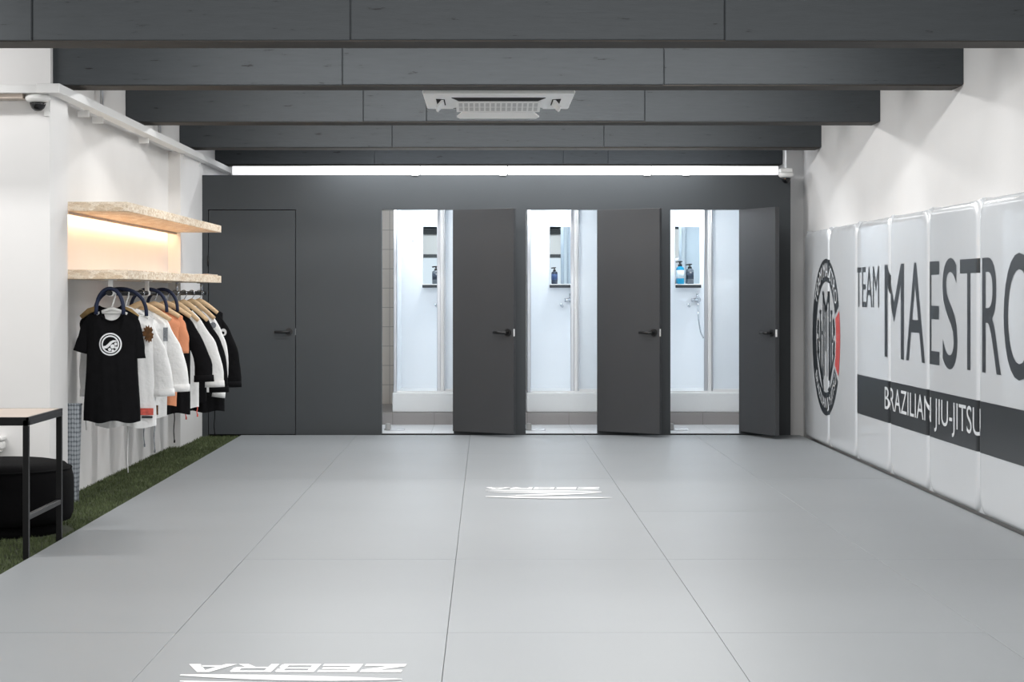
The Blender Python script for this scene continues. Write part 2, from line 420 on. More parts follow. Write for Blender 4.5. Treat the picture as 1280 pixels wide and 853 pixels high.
# ------------------------------------------------------------------ security cameras
def sec_cam(c, lab, r=.075):
    t = thing('security_camera', lab, 'security camera', c, 'dome security cameras')
    b = MB(); b.lathe([(r*.8, 0), (r, -.012), (r, -.028), (r*.82, -.042), (r*.62, -.046)], c, 28); b.build('housing', M['plastic'], t)
    b = MB(); b.lathe([(r*.62, -.044), (r*.6, -.06), (r*.48, -.08), (r*.26, -.094), (0, -.098)], c, 24); d = b.build('dome', M['dome'], t)
    return t
c = (-2.612, 11.2, 2.418)
t = sec_cam(c, 'white dome security camera under the cable tray at the left corner')
b = MB(); b.box(c[0]+.02, c[0]+.05, 11.26, 11.279, 2.3, 2.39); b.box(c[0]-.02, c[0]+.05, 11.27, 11.279, 2.325, 2.4); b.build('mounting_plate', M['plastic'], t)
c = (2.665, 17.1, 2.335)
t = sec_cam(c, 'white dome security camera at the top right corner of the dark partition', .068)
b = MB(); b.box(c[0]-.055, c[0]+.05, 17.05, 17.199, 2.335, 2.372, .006, 2); b.build('mounting_plate', M['plastic'], t)

# ------------------------------------------------------------------ mats
colx = [-2.18, -1.15, -.145, .855, 1.855, 2.79]
rowy = [17.1, 15.1, 13.1, 11.1, 9.11, 7.14, 5.14]
CN = ['in the leftmost column beside the turf', 'in the second column from the left', 'in the centre column', 'in the second column from the right', 'in the rightmost column along the wall pads']
RN = ['against the back partition', 'second row from the back', 'third row from the back', 'fourth row from the back', 'fifth row from the back', 'nearest row']
mats = {}
for r_ in range(6):
    for c_ in range(5):
        t = thing('training_mat', 'grey training mat %s, %s' % (CN[c_], RN[r_]), 'mat', ((colx[c_]+colx[c_+1])/2, (rowy[r_]+rowy[r_+1])/2, -.04), 'grey training mats')
        b = MB(); b.box(colx[c_]+.0008, colx[c_+1]-.0008, rowy[r_+1]+.0008, rowy[r_]-.0008, -.04, .0005*random.uniform(-1, 1), .0016, 2)
        b.build('mat_pad', M['mat'], t); mats[(r_, c_)] = t

def zebra_logo(t, x0, yfar):
    # drawn in reading frame (seen from the far side): u to the right, v up; world X = x1-u, Y = yt - v
    x1 = x0+.88
    z = .0012
    H = .14; sl = .014
    def W(u, v): return (x1-u, yfar-.61-H+ (H-v) if False else yfar-.61-(v), z)
    def shear(poly, u0, wd):
        # poly in unit square, v=0 baseline (near camera side when text is upside down -> baseline is far)
        return [(u0+p[0]*wd+p[1]*sl, p[1]*H) for p in poly]
    T = .24
    Z = [[(0, 1), (1, 1), (1, .7), (.45, .28), (1, .28), (1, 0), (0, 0), (0, .3), (.55, .72), (0, .72)]]
    E = [[(0, 0), (1, 0), (1, .27), (.28, .27), (.28, .38), (.95, .38), (.95, .62), (.28, .62), (.28, .73), (1, .73), (1, 1), (0, 1)]]
    B = [[(0, 0), (.2, 0), (.2, 1), (0, 1)], [(.2, 0), (.95, 0), (1, .1), (1, .4), (.93, .5), (1, .6), (1, .9), (.95, 1), (.2, 1), (.2, .8), (.8, .8), (.8, .6), (.2, .6), (.2, .42), (.8, .42), (.8, .2), (.2, .2)]]
    Rr = [[(0, 0), (.2, 0), (.2, 1), (0, 1)], [(.2, 1), (.2, .8), (.8, .8), (.8, .55), (.2, .55), (.2, .36), (.5, .36), (.75, 0), (1, 0), (.75, .36), (.95, .38), (1, .5), (1, .9), (.95, 1)]]
    A = [[(0, 0), (.24, 0), (.36, .25), (.36, .45), (.5, .8), (.64, .45), (.36, .45), (.36, .25), (.76, .25), (.76, 0), (1, 0), (.62, 1), (.38, 1)]]
    A = [[(0, 0), (.24, 0), (.52, .78), (.5, 1), (.38, 1)], [(1, 0), (.76, 0), (.5, .78), (.5, 1), (.62, 1)], [(.3, .16), (.72, .16), (.66, .36), (.37, .36)]]
    lt = MB(); lm = t
    us = [.0, .148, .29, .432, .575]; wd = [.138, .132, .132, .14, .165]
    for polys, u0, w_ in zip([Z, E, B, Rr, A], us, wd):
        for p in polys:
            pts = [W(*q) for q in shear(p, u0, w_)]
            f = lt.bm.faces.new([lt.bm.verts.new(q) for q in pts])
    # shift so that text is upside down for the camera: v grows toward the camera
    lt.build('printed_lettering', M['matlogo'], t)
    sw = MB()
    zs_ = [.0012]
    def blade(pts, wmax, y_off):
        zs_[0] += .0004; z = zs_[0]
        # tapered curved stripe in world coordinates (fraction x, y offset from far edge)
        n = 24; L_ = []; R_ = []
        for k in range(n+1):
            s = k/n
            # quadratic bezier
            p = [(1-s)**2*pts[0][q]+2*s*(1-s)*pts[1][q]+s*s*pts[2][q] for q in (0, 1)]
            wv = wmax*math.sin(math.pi*min(1, s*.93+.05))**.8
            L_.append((x0+.14+p[0]*.75, yfar-p[1]+wv/2, z)); R_.append((x0+.14+p[0]*.75, yfar-p[1]-wv/2, z))
        sw.pyd(L_+R_, [(k, k+1, n+2+k, n+1+k) for k in range(n)])
    blade([(.0, .80), (.5, .86), (.98, .87)], .085, 0)
    blade([(.02, .90), (.45, .98), (.78, .96)], .06, 0)
    blade([(.98, .93), (.7, 1.06), (.25, 1.12)], .10, 0)
    blade([(.80, 1.03), (.5, 1.10), (.18, 1.17)], .07, 0)
    blade([(.0, 1.20), (.5, 1.30), (1.04, 1.26)], .11, 0)
    sw.build('printed_emblem', M['matlogo'], t)
zebra_logo(mats[(2, 2)], colx[2], rowy[2]); zebra_logo(mats[(5, 1)], colx[1], rowy[5])
mats[(2, 2)]['label'] = 'grey training mat with small white ZEBRA logo, third row from the back'
mats[(5, 1)]['label'] = 'grey training mat with white ZEBRA logo at the bottom edge'

# ------------------------------------------------------------------ turf
tf = MB(); tf.box(-2.643, -2.185, 11.76, 17.19, -.04, -.026); tf.box(-5.1, -2.185, 5.1, 11.279, -.04, -.026); tf.box(-2.56, -2.185, 11.279, 11.76, -.04, -.026); tf.box(-2.185, 2.72, 17.102, 17.199, -.04, -.026)
struct(tf.build('floor_turf', M['turf']), 'dark green artificial turf strip along the left wall')
def turf_blade_mat():
    m = mat('turf_blades', (88, 98, 68), .8, noise=.35, nscale=9, spec=.2); return m
zones = [(-2.638, -2.19, 11.78, 17.18, 6500), (-3.0, -2.19, 8.2, 11.27, 6500), (-2.55, -2.19, 11.27, 11.78, 6500), (-2.19, 2.7, 17.108, 17.19, 5000)]
V = []; n0 = 0
rng = np.random.default_rng(3)
for (x0, x1, y0, y1, den) in zones:
    n = int((x1-x0)*(y1-y0)*den)
    px = rng.uniform(x0, x1, n); py = rng.uniform(y0, y1, n); a = rng.uniform(0, 6.283, n); h = rng.uniform(.014, .028, n); ww = .0035
    keep = (px+2.637)**2+(py-10.36)**2 > .41**2; px, py, a, h = px[keep], py[keep], a[keep], h[keep]; n = len(px)
    lean = rng.normal(0, .008, (n, 2))
    tri = np.zeros((n, 3, 3))
    tri[:, 0] = np.stack([px-ww*np.cos(a), py-ww*np.sin(a), np.full(n, -.028)], 1)
    tri[:, 1] = np.stack([px+ww*np.cos(a), py+ww*np.sin(a), np.full(n, -.028)], 1)
    tri[:, 2] = np.stack([np.clip(px+lean[:, 0], x0, x1), np.clip(py+lean[:, 1], y0, y1), -.028+h], 1)
    V.append(tri.reshape(-1, 3))
V = np.concatenate(V); nf = len(V)//3
me = bpy.data.meshes.new('turf_grass'); me.from_pydata(V.tolist(), [], [(3*i, 3*i+1, 3*i+2) for i in range(nf)])
o = bpy.data.objects.new('turf_grass', me); COL.objects.link(o); me.materials.append(turf_blade_mat()); o['kind'] = 'stuff'
tag(o, 'short dark green artificial grass along the left wall', 'grass')

# ------------------------------------------------------------------ wall pads
seamY = [16.95, 15.73, 14.56, 13.355, 12.185, 10.945, 9.72, 8.5]
PXF = 2.80; PXE = 2.824; PZ0, PZ1 = .004, 1.795
PD = PXE-PXF; PR = .055
def pad_depth(y, z, y0, y1):
    # signed distance inside rounded rectangle
    rc = .13
    hx, hz = (y1-y0)/2, (PZ1-PZ0)/2
    qx = abs(y-(y0+y1)/2)-(hx-rc); qz = abs(z-(PZ0+PZ1)/2)-(hz-rc)
    sd = math.hypot(max(qx, 0), max(qz, 0))+min(max(qx, qz), 0)-rc
    t = min(max(-sd/PR, 0), 1)
    return PD*math.sqrt(max(0, 1-(1-t)**2))
def pad_x(y, z, y0, y1): return PXE-pad_depth(y, z, y0, y1)
def dense(a, b_, fine=.12, nf=12, nc=10):
    L = [a+fine*(k/nf)**1.5 for k in range(nf)]+[a+fine+(b_-a-2*fine)*k/nc for k in range(nc+1)]
    return L+[b_-fine*(k/nf)**1.5 for k in range(nf-1, -1, -1)]
pads = []
for i in range(7):
    y1, y0 = seamY[i]-.002, seamY[i+1]+.002
    if i == 0: lab = 'white padded wall panel at the far end carrying the left half of the round emblem'
    else: lab = ['', 'white padded wall panel carrying the red right edge of the round emblem', 'white padded wall panel with the word TEAM and the start of the black band',
                 'white padded wall panel with the large letters M and A', 'white padded wall panel with the large letters E, S and T', 'white padded wall panel with the large letter R and the end of JITSU',
                 'white padded wall panel cropped by the right edge of the photo'][i]
    t = thing('wall_pad', lab, 'wall pad', (2.84, (y0+y1)/2, 0), 'white wall pads')
    ys = dense(y0, y1); zs = dense(PZ0, PZ1, nc=14)
    b = MB(); n = len(zs); vs = []; fs = []
    rn = random.Random(i)
    ph = rn.uniform(0, 6)
    for y in ys:
        for z in zs:
            x = pad_x(y, z, y0, y1)
            top = max(0, 1-(PZ1-z)/.1); e = min(y-y0, y1-y)
            x += .004*top*math.sin(y*26+ph+z*30)*(1 if e < .35 else .3)
            zz = z+.012*top*max(0, 1-e/.1)
            vs.append((x, y, zz))
    for a in range(len(ys)-1):
        for c_ in range(n-1): fs.append((a*n+c_, a*n+c_+1, (a+1)*n+c_+1, (a+1)*n+c_))
    # border to wall
    ring = [a*n for a in range(len(ys))]+[(len(ys)-1)*n+c_ for c_ in range(1, n)]+[a*n+n-1 for a in range(len(ys)-2, -1, -1)]+[c_ for c_ in range(n-2, 0, -1)]
    base = len(vs); vs += [(XR-.004, vs[k][1], vs[k][2]) for k in ring]
    for k in range(len(ring)):
        k2 = (k+1) % len(ring); fs.append((ring[k], ring[k2], base+k2, base+k))
    b.pyd(vs, fs)
    o = b.build('cushion', M['vinyl'], t)
    for p in o.data.polygons: p.use_smooth = True
    pads.append((t, y0, y1))

def text2d(s, size=1):
    cu = bpy.data.curves.new('txt', 'FONT'); cu.body = s; cu.size = size; cu.resolution_u = 6
    ob = bpy.data.objects.new('txt', cu); COL.objects.link(ob)
    bpy.context.view_layer.update()
    dg = bpy.context.evaluated_depsgraph_get()
    me = bpy.data.meshes.new_from_object(ob.evaluated_get(dg))
    vs = [(v.co.x, v.co.y) for v in me.vertices]; fs = [list(p.vertices) for p in me.polygons]
    bpy.data.objects.remove(ob); bpy.data.meshes.remove(me); bpy.data.curves.remove(cu)
    return vs, fs
def fit(vs, x0, x1, y0, y1):
    ax = min(v[0] for v in vs); bx_ = max(v[0] for v in vs); ay = min(v[1] for v in vs); by = max(v[1] for v in vs)
    return [(x0+(v[0]-ax)/(bx_-ax)*(x1-x0), y0+(v[1]-ay)/(by-ay)*(y1-y0)) for v in vs]

def pad_print(shapes, name, m, off):
    """shapes: list of (verts2d (Y,Z), faces); cut at the pad seams, laid on the pad surface, child of each pad"""
    for (t, y0, y1) in pads:
        bm = bmesh.new()
        for vs, fs in shapes:
            if max(v[0] for v in vs) < y0 or min(v[0] for v in vs) > y1: continue
            bv = [bm.verts.new((0, v[0], v[1])) for v in vs]
            for f in fs:
                try: bm.faces.new([bv[k] for k in f])
                except ValueError: pass
        if not bm.faces: bm.free(); continue
        def cut(y, inner=False, outer=False):
            bmesh.ops.bisect_plane(bm, geom=list(bm.verts)+list(bm.edges)+list(bm.faces), plane_co=(0, y, 0), plane_no=(0, 1, 0), clear_inner=inner, clear_outer=outer, dist=1e-6)
        cut(y0+.004, inner=True); cut(y1-.004, outer=True)
        if not bm.faces: bm.free(); continue
        ymin = min(v.co.y for v in bm.verts); ymax = max(v.co.y for v in bm.verts)
        for d in (.008, .014, .022, .032, .045, .06, .085):
            for y in (y0+d, y1-d):
                if ymin < y < ymax: cut(y)
        for z in [.0]: pass
        for v in bm.verts: v.co.x = pad_x(v.co.y, v.co.z, y0, y1)-off
        bmesh.ops.triangulate(bm, faces=list(bm.faces))
        b = MB(); b.bm.free(); b.bm = bm
        b.build(name, m, t)

def mirrorY(vs): return vs
shapes = []
MZ0, MZ1 = .8155, 1.4605
for ch, ya, yb, oz in [('M', 13.516, 12.894, 0), ('A', 12.826, 12.276, 0), ('E', 12.168, 11.882, 0), ('S', 11.798, 11.428, .014), ('T', 11.366, 10.95, 0), ('R', 10.856, 10.46, 0), ('O', 10.404, 9.80, .014)]:
    vs, fs = text2d(ch); shapes.append((fit(vs, ya, yb, MZ0-oz, MZ1+oz), fs))
vs, fs = text2d('TEAM'); shapes.append((fit(vs, 14.55, 13.71, 1.159, 1.457), fs))
pad_print(shapes, 'printed_lettering', M['ink'], .002)
n = 40
bandv = [(14.55-(14.55-8.5)*k/n, z) for k in range(n+1) for z in (.358, .65)]
pad_print([(bandv, [(2*k, 2*k+1, 2*k+3, 2*k+2) for k in range(n)])], 'printed_band', mat('black_print', (32, 35, 38), .3), .002)
vs, fs = text2d('BRAZILIAN JIU-JITSU'); pad_print([(fit(vs, 13.505, 10.885, .398, .608), fs)], 'printed_lettering', M['inkw'], .0035)

# emblem
EC = (15.86, .9); ER = .645
def E2(u, v): return (EC[0]-u*ER, EC[1]+v*ER)
def sector(r0, r1, a0, a1, n=40):
    vs = []
    for k in range(n+1):
        a = R(a0+(a1-a0)*k/n)
        vs += [E2(r0*math.cos(a), r0*math.sin(a)), E2(r1*math.cos(a), r1*math.sin(a))]
    return (vs, [(2*k, 2*k+1, 2*k+3, 2*k+2) for k in range(n)])
def poly(pts): return ([E2(*p) for p in pts], [list(range(len(pts)))])
dark = [sector(.70, 1, 28, 332-0, 90)]
dark = [sector(.71, 1.0, 24, 328, 110)]
def bar(u0, v0, u1, v1, w=.045):
    d = math.hypot(u1-u0, v1-v0); nx, ny = -(v1-v0)/d*w/2, (u1-u0)/d*w/2
    return poly([(u0+nx, v0+ny), (u1+nx, v1+ny), (u1-nx, v1-ny), (u0-nx, v0-ny)])
for s in (-1, 1):
    dark += [bar(s*.19, .56, s*.19, -.55, .06), bar(s*.10, .44, s*.10, -.5, .035), bar(s*.25, .56, s*.12, .56, .05), bar(s*.2, .55, 0, .34, .08),
             bar(s*.40, .30, s*.40, -.36, .06), bar(s*.32, .2, s*.32, -.30, .035), bar(s*.46, .32, s*.34, .32, .05), bar(s*.25, .05, s*.33, .05, .05),
             bar(s*.40, -.36, s*.2, -.62, .06), bar(s*.62, -.18, s*.16, -.69, .06), bar(s*.32, -.30, s*.24, -.5, .04), bar(s*.62, .14, s*.46, -.06, .04)]
    a = 180 if s < 0 else 0
    dark += [sector(.53, .64, a-22, a-3, 10), sector(.53, .64, a+3, a+24, 10)]
dark += [bar(0, .36, 0, -.18, .06)]
pad_print(dark, 'printed_emblem', M['ink'], .002)
pad_print([sector(.72, 1.0, -28, 20, 30)], 'printed_red_flash', M['inkr'], .002)
def arc_text(s, a_mid, span, r0, r1, inward):
    vs, fs = text2d(s); vs = fit(vs, 0, 1, 0, 1); out = []
    for (x, y) in vs:
        if not inward: a = R(a_mid+span/2-span*x); r = r0+(r1-r0)*y
        else: a = R(a_mid-span/2+span*x); r = r1-(r1-r0)*y
        out.append(E2(r*math.cos(a), r*math.sin(a)))
    return (out, fs)
pad_print([arc_text('TEAM MAESTRO', 90, 118, .775, .95, False)], 'printed_emblem_lettering', M['inkw'], .0035)
pad_print([arc_text('BRAZILIAN JIU-JITSU', 270, 112, .775, .95, True)], 'printed_emblem_lettering', M['inkw'], .0035)

# ------------------------------------------------------------------ shelves
S0, S1 = 11.79, 15.96
def shelf(z0, z1, lab):
    t = thing('wall_shelf', lab, 'shelf', (-2.41, (S0+S1)/2, z0), 'chipboard wall shelves')
    b = MB(); b.box(-2.642, -2.2, S0, S1, z0, z1, .002, 1); b.build('board', M['osb'], t); return t
us = shelf(1.765, 1.822, 'upper thick chipboard wall shelf with warm light strip beneath')
ls = shelf(1.348, 1.406, 'lower thick chipboard wall shelf above the hanging clothes')
b = MB(); b.box(-2.585, -2.565, S0+.02, S1-.01, 1.748, 1.765); ch = b.build('light_channel', M['tabletop'], us)
b = MB(); b.box(-2.6, -2.586, S0+.04, S1-.03, 1.752, 1.7645); b.build('light_strip', M['ledwarm'], ch)
b = MB(); b.box(-2.45, -2.22, 15.35, 15.9, 1.4065, 1.4155, .003, 1); tag(b.build('flat_tray', M['tabletop']), 'thin flat tray lying at the far end of the lower shelf', 'tray')

# rail
RX = -2.33; RZ = 1.262
rl = thing('garment_rail', 'dark garment rail under the lower shelf on white brackets', 'clothes rail', (RX, 13.9, RZ))
b = MB(); b.tube([(RX, 11.86, RZ), (RX, 15.9, RZ)], .016, 14); b.build('rail_tube', M['black'], rl)
for i, y in enumerate((11.93, 13.2, 14.48, 15.72)):
    b = MB()
    if i < 2: b.box(RX-.014, RX+.014, y-.012, y+.012, RZ+.015, 1.348, .003, 1)
    else: b.tube([(RX, y, RZ+.014), (RX, y, 1.348)], .011, 10)
    b.tube([(RX, y-.02, RZ), (RX, y+.02, RZ)], .022, 14)
    b.box(RX-.035, RX+.035, y-.025, y+.025, 1.342, 1.3475, .002, 1)
    b.build('bracket', M['plaster'] if i < 2 else M['steel'], rl)

# ------------------------------------------------------------------ hangers and clothes
def ss(a, b_, x):
    t = min(max((x-a)/(b_-a), 0), 1); return t*t*(3-2*t)
def hanger(x, y, ztop, half, drop, m, lab, grp, wood=True):
    if wood: ztop -= .014
    t = thing('clothes_hanger', lab, 'hanger', (x, y, ztop), grp)
    b = MB()
    pts = []
    for k in range(-10, 11):
        s = k/10; pts.append((x+s*half, y, ztop-drop*abs(s)**1.25))
    if wood:
        b.tube(pts, [.013+.005*(1-abs(k)/10) for k in range(-10, 11)], 10, flat=(.75, 1.2))
    else:
        b.tube(pts, .008, 8, flat=(.8, 1.2)); b.tube([(x-half*.8, y, ztop-drop*.8), (x+half*.8, y, ztop-drop*.8)], .006, 8)
    b.build('arms', m, t)
    h = MB(); pts = [(x, y, ztop+.004)]
    zc = RZ
    r = .02
    hh = RZ-ztop
    pts += [(x+.004, y, ztop+.02), (x+.022, y, RZ-.016)]
    for k in range(0, 9):
        a = R(-30+k*27); pts.append((x+r*1.15*math.cos(a), y, RZ+r*1.15*math.sin(a)))
    h.tube(pts, .0035 if wood else .005, 8); h.build('hook', M['steel'] if wood else m, t)
    return t

class G:
    """front surface helper of one garment"""
    pass
def garment(name, lab, cat, y, m, w_sh, w_ch, w_hem, z_n, z_s, z_h, neck=.065, scoop=.07, D=.055, sleeve=None, sl_r=None, sl_m=None, yaw=0, seed=0, lap=None, grp='clothes on the rail', fold=1, dx=0):
    x0 = RX+dx; rn = random.Random(seed)
    t = thing(name, lab, cat, (x0, y, z_h), grp, yaw)
    ph = rn.uniform(0, 6); k1 = rn.uniform(7, 10); A = .012*fold
    un = neck/w_sh
    def wid(tt): return w_hem+(w_ch-w_hem)*ss(0, .65, tt)+(w_sh-w_ch)*ss(.68, 1, tt)
    def ztop(u, side):
        a = abs(u)
        if a <= un:
            return z_n-(scoop if side < 0 else .018)*math.sqrt(max(0, 1-(a/un)**2))
        s = (a-un)/(1-un); return z_n-(z_n-z_s)*(s**1.15)
    def fy(u, tt, side):
        th = D*max(0, 1-u*u)**.5*(1-.75*ss(.86, 1, tt))
        if abs(u) > un: th *= 1-ss(.9, 1, tt)
        yy = side*th + A*math.sin(u*k1+ph)*(1-tt)**.8*(1-u*u) + .4*A*math.sin(u*21+ph*2+tt*5)*(1-u*u)*min(1, (1-tt)*4)
        return yy
    nu, nt = 36, 34
    b = MB(); b.smooth = True
    for side in (-1, 1):
        grid = []
        for i in range(nu+1):
            u = -1+2*i/nu; col = []
            for j in range(nt+1):
                tt = j/nt; zt = ztop(u, side)
                hz = z_h+.008*math.sin(u*6+ph)
                col.append(b.bm.verts.new((u*wid(tt), fy(u, tt, side), hz+(zt-hz)*tt-z_h)))
            grid.append(col)
        for i in range(nu):
            for j in range(nt):
                f = b.bm.faces.new([grid[i][j], grid[i+1][j], grid[i+1][j+1], grid[i][j+1]]); f.smooth = True
    b.build('torso', m, t, local=True)
    for s in (-1, 1):
        if not sleeve: break
        b = MB(); pts = []; rs = []
        P = sleeve if isinstance(sleeve, list) else sleeve[s]
        if s < 0 and isinstance(sleeve, list): P = [(min(p[0], .192), p[1], p[2]*.4) for p in P]
        SR = sl_r if isinstance(sl_r, list) else sl_r[s]
        # densify
        n = 16
        for k in range(n+1):
            q = k/n*(len(P)-1); a = min(int(q), len(P)-2); f = q-a
            f2 = f
            pts.append((s*(P[a][0]+(P[a+1][0]-P[a][0])*f2), (P[a][2]+(P[a+1][2]-P[a][2])*f2) if len(P[0]) > 2 else 0, P[a][1]+(P[a+1][1]-P[a][1])*f2-z_h))
            r = SR[a]+(SR[a+1]-SR[a])*f2
            rs.append(r)
        # smooth the path
        for _ in range(2):
            pts = [pts[0]]+[tuple((pts[i-1][c]+2*pts[i][c]+pts[i+1][c])/4 for c in range(3)) for i in range(1, n)]+[pts[n]]
        b.tube(pts, rs, 22, cap=True, flat=(.42, 1))
        vv = list(b.bm.verts)
        for q, v in enumerate(vv):
            kk, th = divmod(q, 22)
            if kk > n: break
            ctr = Vector(pts[kk]); a_ = 2*math.pi*th/22
            v.co = ctr+(v.co-ctr)*(1+fold*(.055*math.sin(3*a_+kk*.9+ph)+.05*math.sin(2*a_-kk*1.35+ph*2)))
        sl = b.build('sleeve', sl_m or m, t, local=True)
        if cat == 'jacket' and len(P) > 4:
            c_ = MB(); p0, p1 = Vector(pts[n-1]), Vector(pts[n]); dd = (p1-p0).normalized()
            c_.tube([tuple(p1-dd*.045), tuple(p1-dd*.02), tuple(p1+dd*.004)], [rs[n]*1.03, rs[n]*1.05, rs[n]*1.07], 22, cap=True, flat=(.5, 1)); c_.build('cuff', sl_m or m, sl, local=True)
    def surf(x, z, off=.004):
        tt = min(.97, max(0, (z-z_h)/(z_n-z_h))); u = max(-.99, min(.99, x/wid(tt)))
        # use denser guess of t because the top depends on u
        zt = ztop(u, -1); tt = min(1, (z-z_h)/(zt-z_h)); 
        return (x, fy(u, tt, -1)-off, z-z_h)
    if lap:
        for s in (-1, 1):
            b = MB(); n = 14; L_ = []; R_ = []
            for k in range(n+1):
                q = k/n
                xx = s*neck*1.02*(1-q)-s*.05*ss(.3, 1, q); zz = (z_n-.012)-(z_n-.012-(z_h+.18))*q
                L_.append(surf(xx-.022, zz, .008)); R_.append(surf(xx+.022, zz, .008))
            b.pyd(L_+R_, [(k, k+1, n+2+k, n+1+k) for k in range(n)])
            b.build('lapel', lap, t, local=True)
    return t, surf, z_h
def patch(t, name, m, cx, cz, rx, rz, y, lab=None, shape='ellipse', n=20, y2=None):
    b = MB()
    zb = t.location.z
    if shape == 'ellipse': pts = [(cx+rx*math.cos(2*math.pi*k/n), y, cz-zb+rz*math.sin(2*math.pi*k/n)) for k in range(n)]
    elif shape == 'jag':
        jr = random.Random(5); jj = [1-.3*(k % 2)*jr.uniform(.3, 1.2)-.12*jr.random() for k in range(n)]
        pts = [(cx+rx*jj[k]*math.cos(2*math.pi*k/n), y, cz-zb+rz*jj[k]*math.sin(2*math.pi*k/n)) for k in range(n)]
    else: pts = [(cx-rx, y, cz-zb-rz), (cx+rx, y, cz-zb-rz), (cx+rx, y, cz-zb+rz), (cx-rx, y, cz-zb+rz)]
    q = [(p[0], p[1]-.004, p[2]) for p in pts]; k = len(pts)
    b.pyd(pts+q, [list(range(k)), list(range(k, 2*k))[::-1]]+[(i, (i+1) % k, k+(i+1) % k, k+i) for i in range(k)])
    o = b.build(name, m, t, local=True)
    if lab: o['label'] = lab
    return o
def cord(t, x, z0, z1, m, y=-.02, knot=True, lab=None):
    zb = t.location.z; b = MB(); n = 8
    b.tube([(x+.003*math.sin(k*.9), y, z0+(z1-z0)*k/n-zb) for k in range(n+1)], .0036, 8)
    if knot: b.tube([(x+.003*math.sin(n*.9), y, z1-zb+.004), (x+.003*math.sin(n*.9), y, z1-zb-.016)], .006, 8)
    o = b.build('drawstring', m, t, local=True)
    if lab: o['label'] = lab

gi_r = [.024, .036, .048, .057, .062, .07]
def arm(dx, zend, extra=0, ys=0):
    return [(.10, 1.118, 0), (.142, 1.06, ys*.1), (.165+dx*.4, .96, ys*.3), (.192+dx*.8, .85, ys*.6), (.21+dx, .74, ys*.85), (.215+dx+extra, zend, ys)]

# 1 black tee
t, sf, zh = garment('t_shirt', 'black short sleeved t-shirt with round white logo at the front of the rail', 't-shirt', 11.97, M['c_black'], .165, .158, .178, 1.165, 1.115, .462,
                    neck=.075, scoop=.085, D=.05, sleeve={-1: [(.12, 1.125, 0), (.155, 1.06, 0), (.178, .97, 0), (.2, .895, 0)], 1: [(.12, 1.125, 0), (.15, 1.05, 0), (.162, .94, 0), (.166, .855, 0)]}, sl_r=[.02, .034, .04, .043], fold=.5, seed=1)
b = MB()
def ringlogo(r0, r1, n=40):
    vs = []
    for k in range(n):
        a = 2*math.pi*k/n
        for r in (r0, r1): vs.append(sf(r*math.cos(a)-.0, .945+r*math.sin(a), .005))
    b.pyd(vs, [(2*k, 2*k+1, 2*((k+1) % n)+1, 2*((k+1) % n)) for k in range(n)])
ringlogo(.062, .0705); ringlogo(.046, .055)
def lp(pts): b.bm.faces.new([b.bm.verts.new(sf(p[0]*.05, .945+p[1]*.05, .0055)) for p in pts])
# wave stripe and bubbles inside the rings
up = [(-.95, -.25), (-.6, -.2), (-.3, .05), (0, .35), (.35, .5), (.75, .5)]
lo = [(.8, .3), (.5, .28), (.2, .12), (-.05, -.2), (-.4, -.5), (-.8, -.55)]
pts = up+lo
for k in range(5): lp([up[k], up[k+1], lo[4-k], lo[5-k]])
for (cx_, cz_, rr) in ((.28, -.28, .27), (.66, .02, .2), (-.08, -.66, .2), (.3, -.78, .15), (.68, -.42, .16)):
    lp([(cx_+rr*math.cos(2*math.pi*k/14), cz_+rr*math.sin(2*math.pi*k/14)) for k in range(14)])
b.build('printed_logo', M['inkw'], t, local=True)
b = MB(); n = 16
pts = []
for k in range(n+1):
    a = math.pi*k/n; pts.append((.068*math.cos(a), -.004+.012*0, 1.158-.0-.07*math.sin(a)-zh))
nb = MB()
b.tube([(p[0]*1.02, -.018, p[2]-.002) for p in pts], .006, 8); b.build('neck_band', M['c_black'], t, local=True)
b = MB(); b.pyd([(-.058, .012, 1.155-zh), (.058, .012, 1.155-zh), (.04, .006, 1.098-zh), (0, .003, 1.088-zh), (-.04, .006, 1.098-zh)], [(0, 1, 2, 3, 4)]); b.build('neck_lining', M['c_white'], t, local=True)['label'] = 'white inner neck lining'
hanger(RX, 11.965, 1.166, .095, .035, M['plastic'], 'white plastic hanger holding the black logo t-shirt', 'hangers on the rail', False)

# 2 tan / black top, mostly hidden
t, sf, zh = garment('jacket', 'black top with tan shoulders hidden behind the logo t-shirt', 'jacket', 12.14, M['c_black'], .17, .14, .14, 1.185, 1.125, .52, sleeve=[(.11, 1.14, 0), (.15, 1.08, 0), (.155, .97, 0)], sl_r=[.02, .04, .04], seed=2, dx=-.045)
for s in (-1, 1):
    b = MB(); b.tube([(s*.08, -.02, 1.168-zh), (s*.13, -.022, 1.15-zh), (s*.18, -.02, 1.11-zh)], [.016, .018, .014], 10, flat=(.6, 1)); b.build('shoulder_panel', M['c_tan'], t, local=True)['label'] = 'tan shoulder panel'
# 3 white gi with lion patch
t, sf, zh = garment('gi_jacket', 'white gi jacket with brown chest patch and red hem print behind the t-shirt', 'jacket', 12.42, M['c_white'], .185, .19, .2, 1.165, 1.1, .40, sleeve={-1: [(.12, 1.118, 0), (.19, 1.06, 0), (.235, .97, 0), (.25, .86, 0), (.252, .74, 0), (.247, .6, 0)], 1: arm(.03, .60)}, sl_r={-1: [.03, .04, .046, .047, .045, .046], 1: gi_r}, seed=3, lap=M['c_white'], D=.07)
patch(t, 'patch', M['p_brown'], .158, 1.0, .04, .062, -.068, 'brown jagged round patch', 'jag', 26)
patch(t, 'patch', M['p_blue'], -.272, .985, .02, .055, -.032, 'blue oval sleeve patch')
patch(t, 'patch', M['p_red'], .135, .50, .055, .022, -.06, 'red hem print', 'rect')
patch(t, 'patch', M['ink'], .15, .465, .035, .007, -.061, 'black hem print', 'rect')
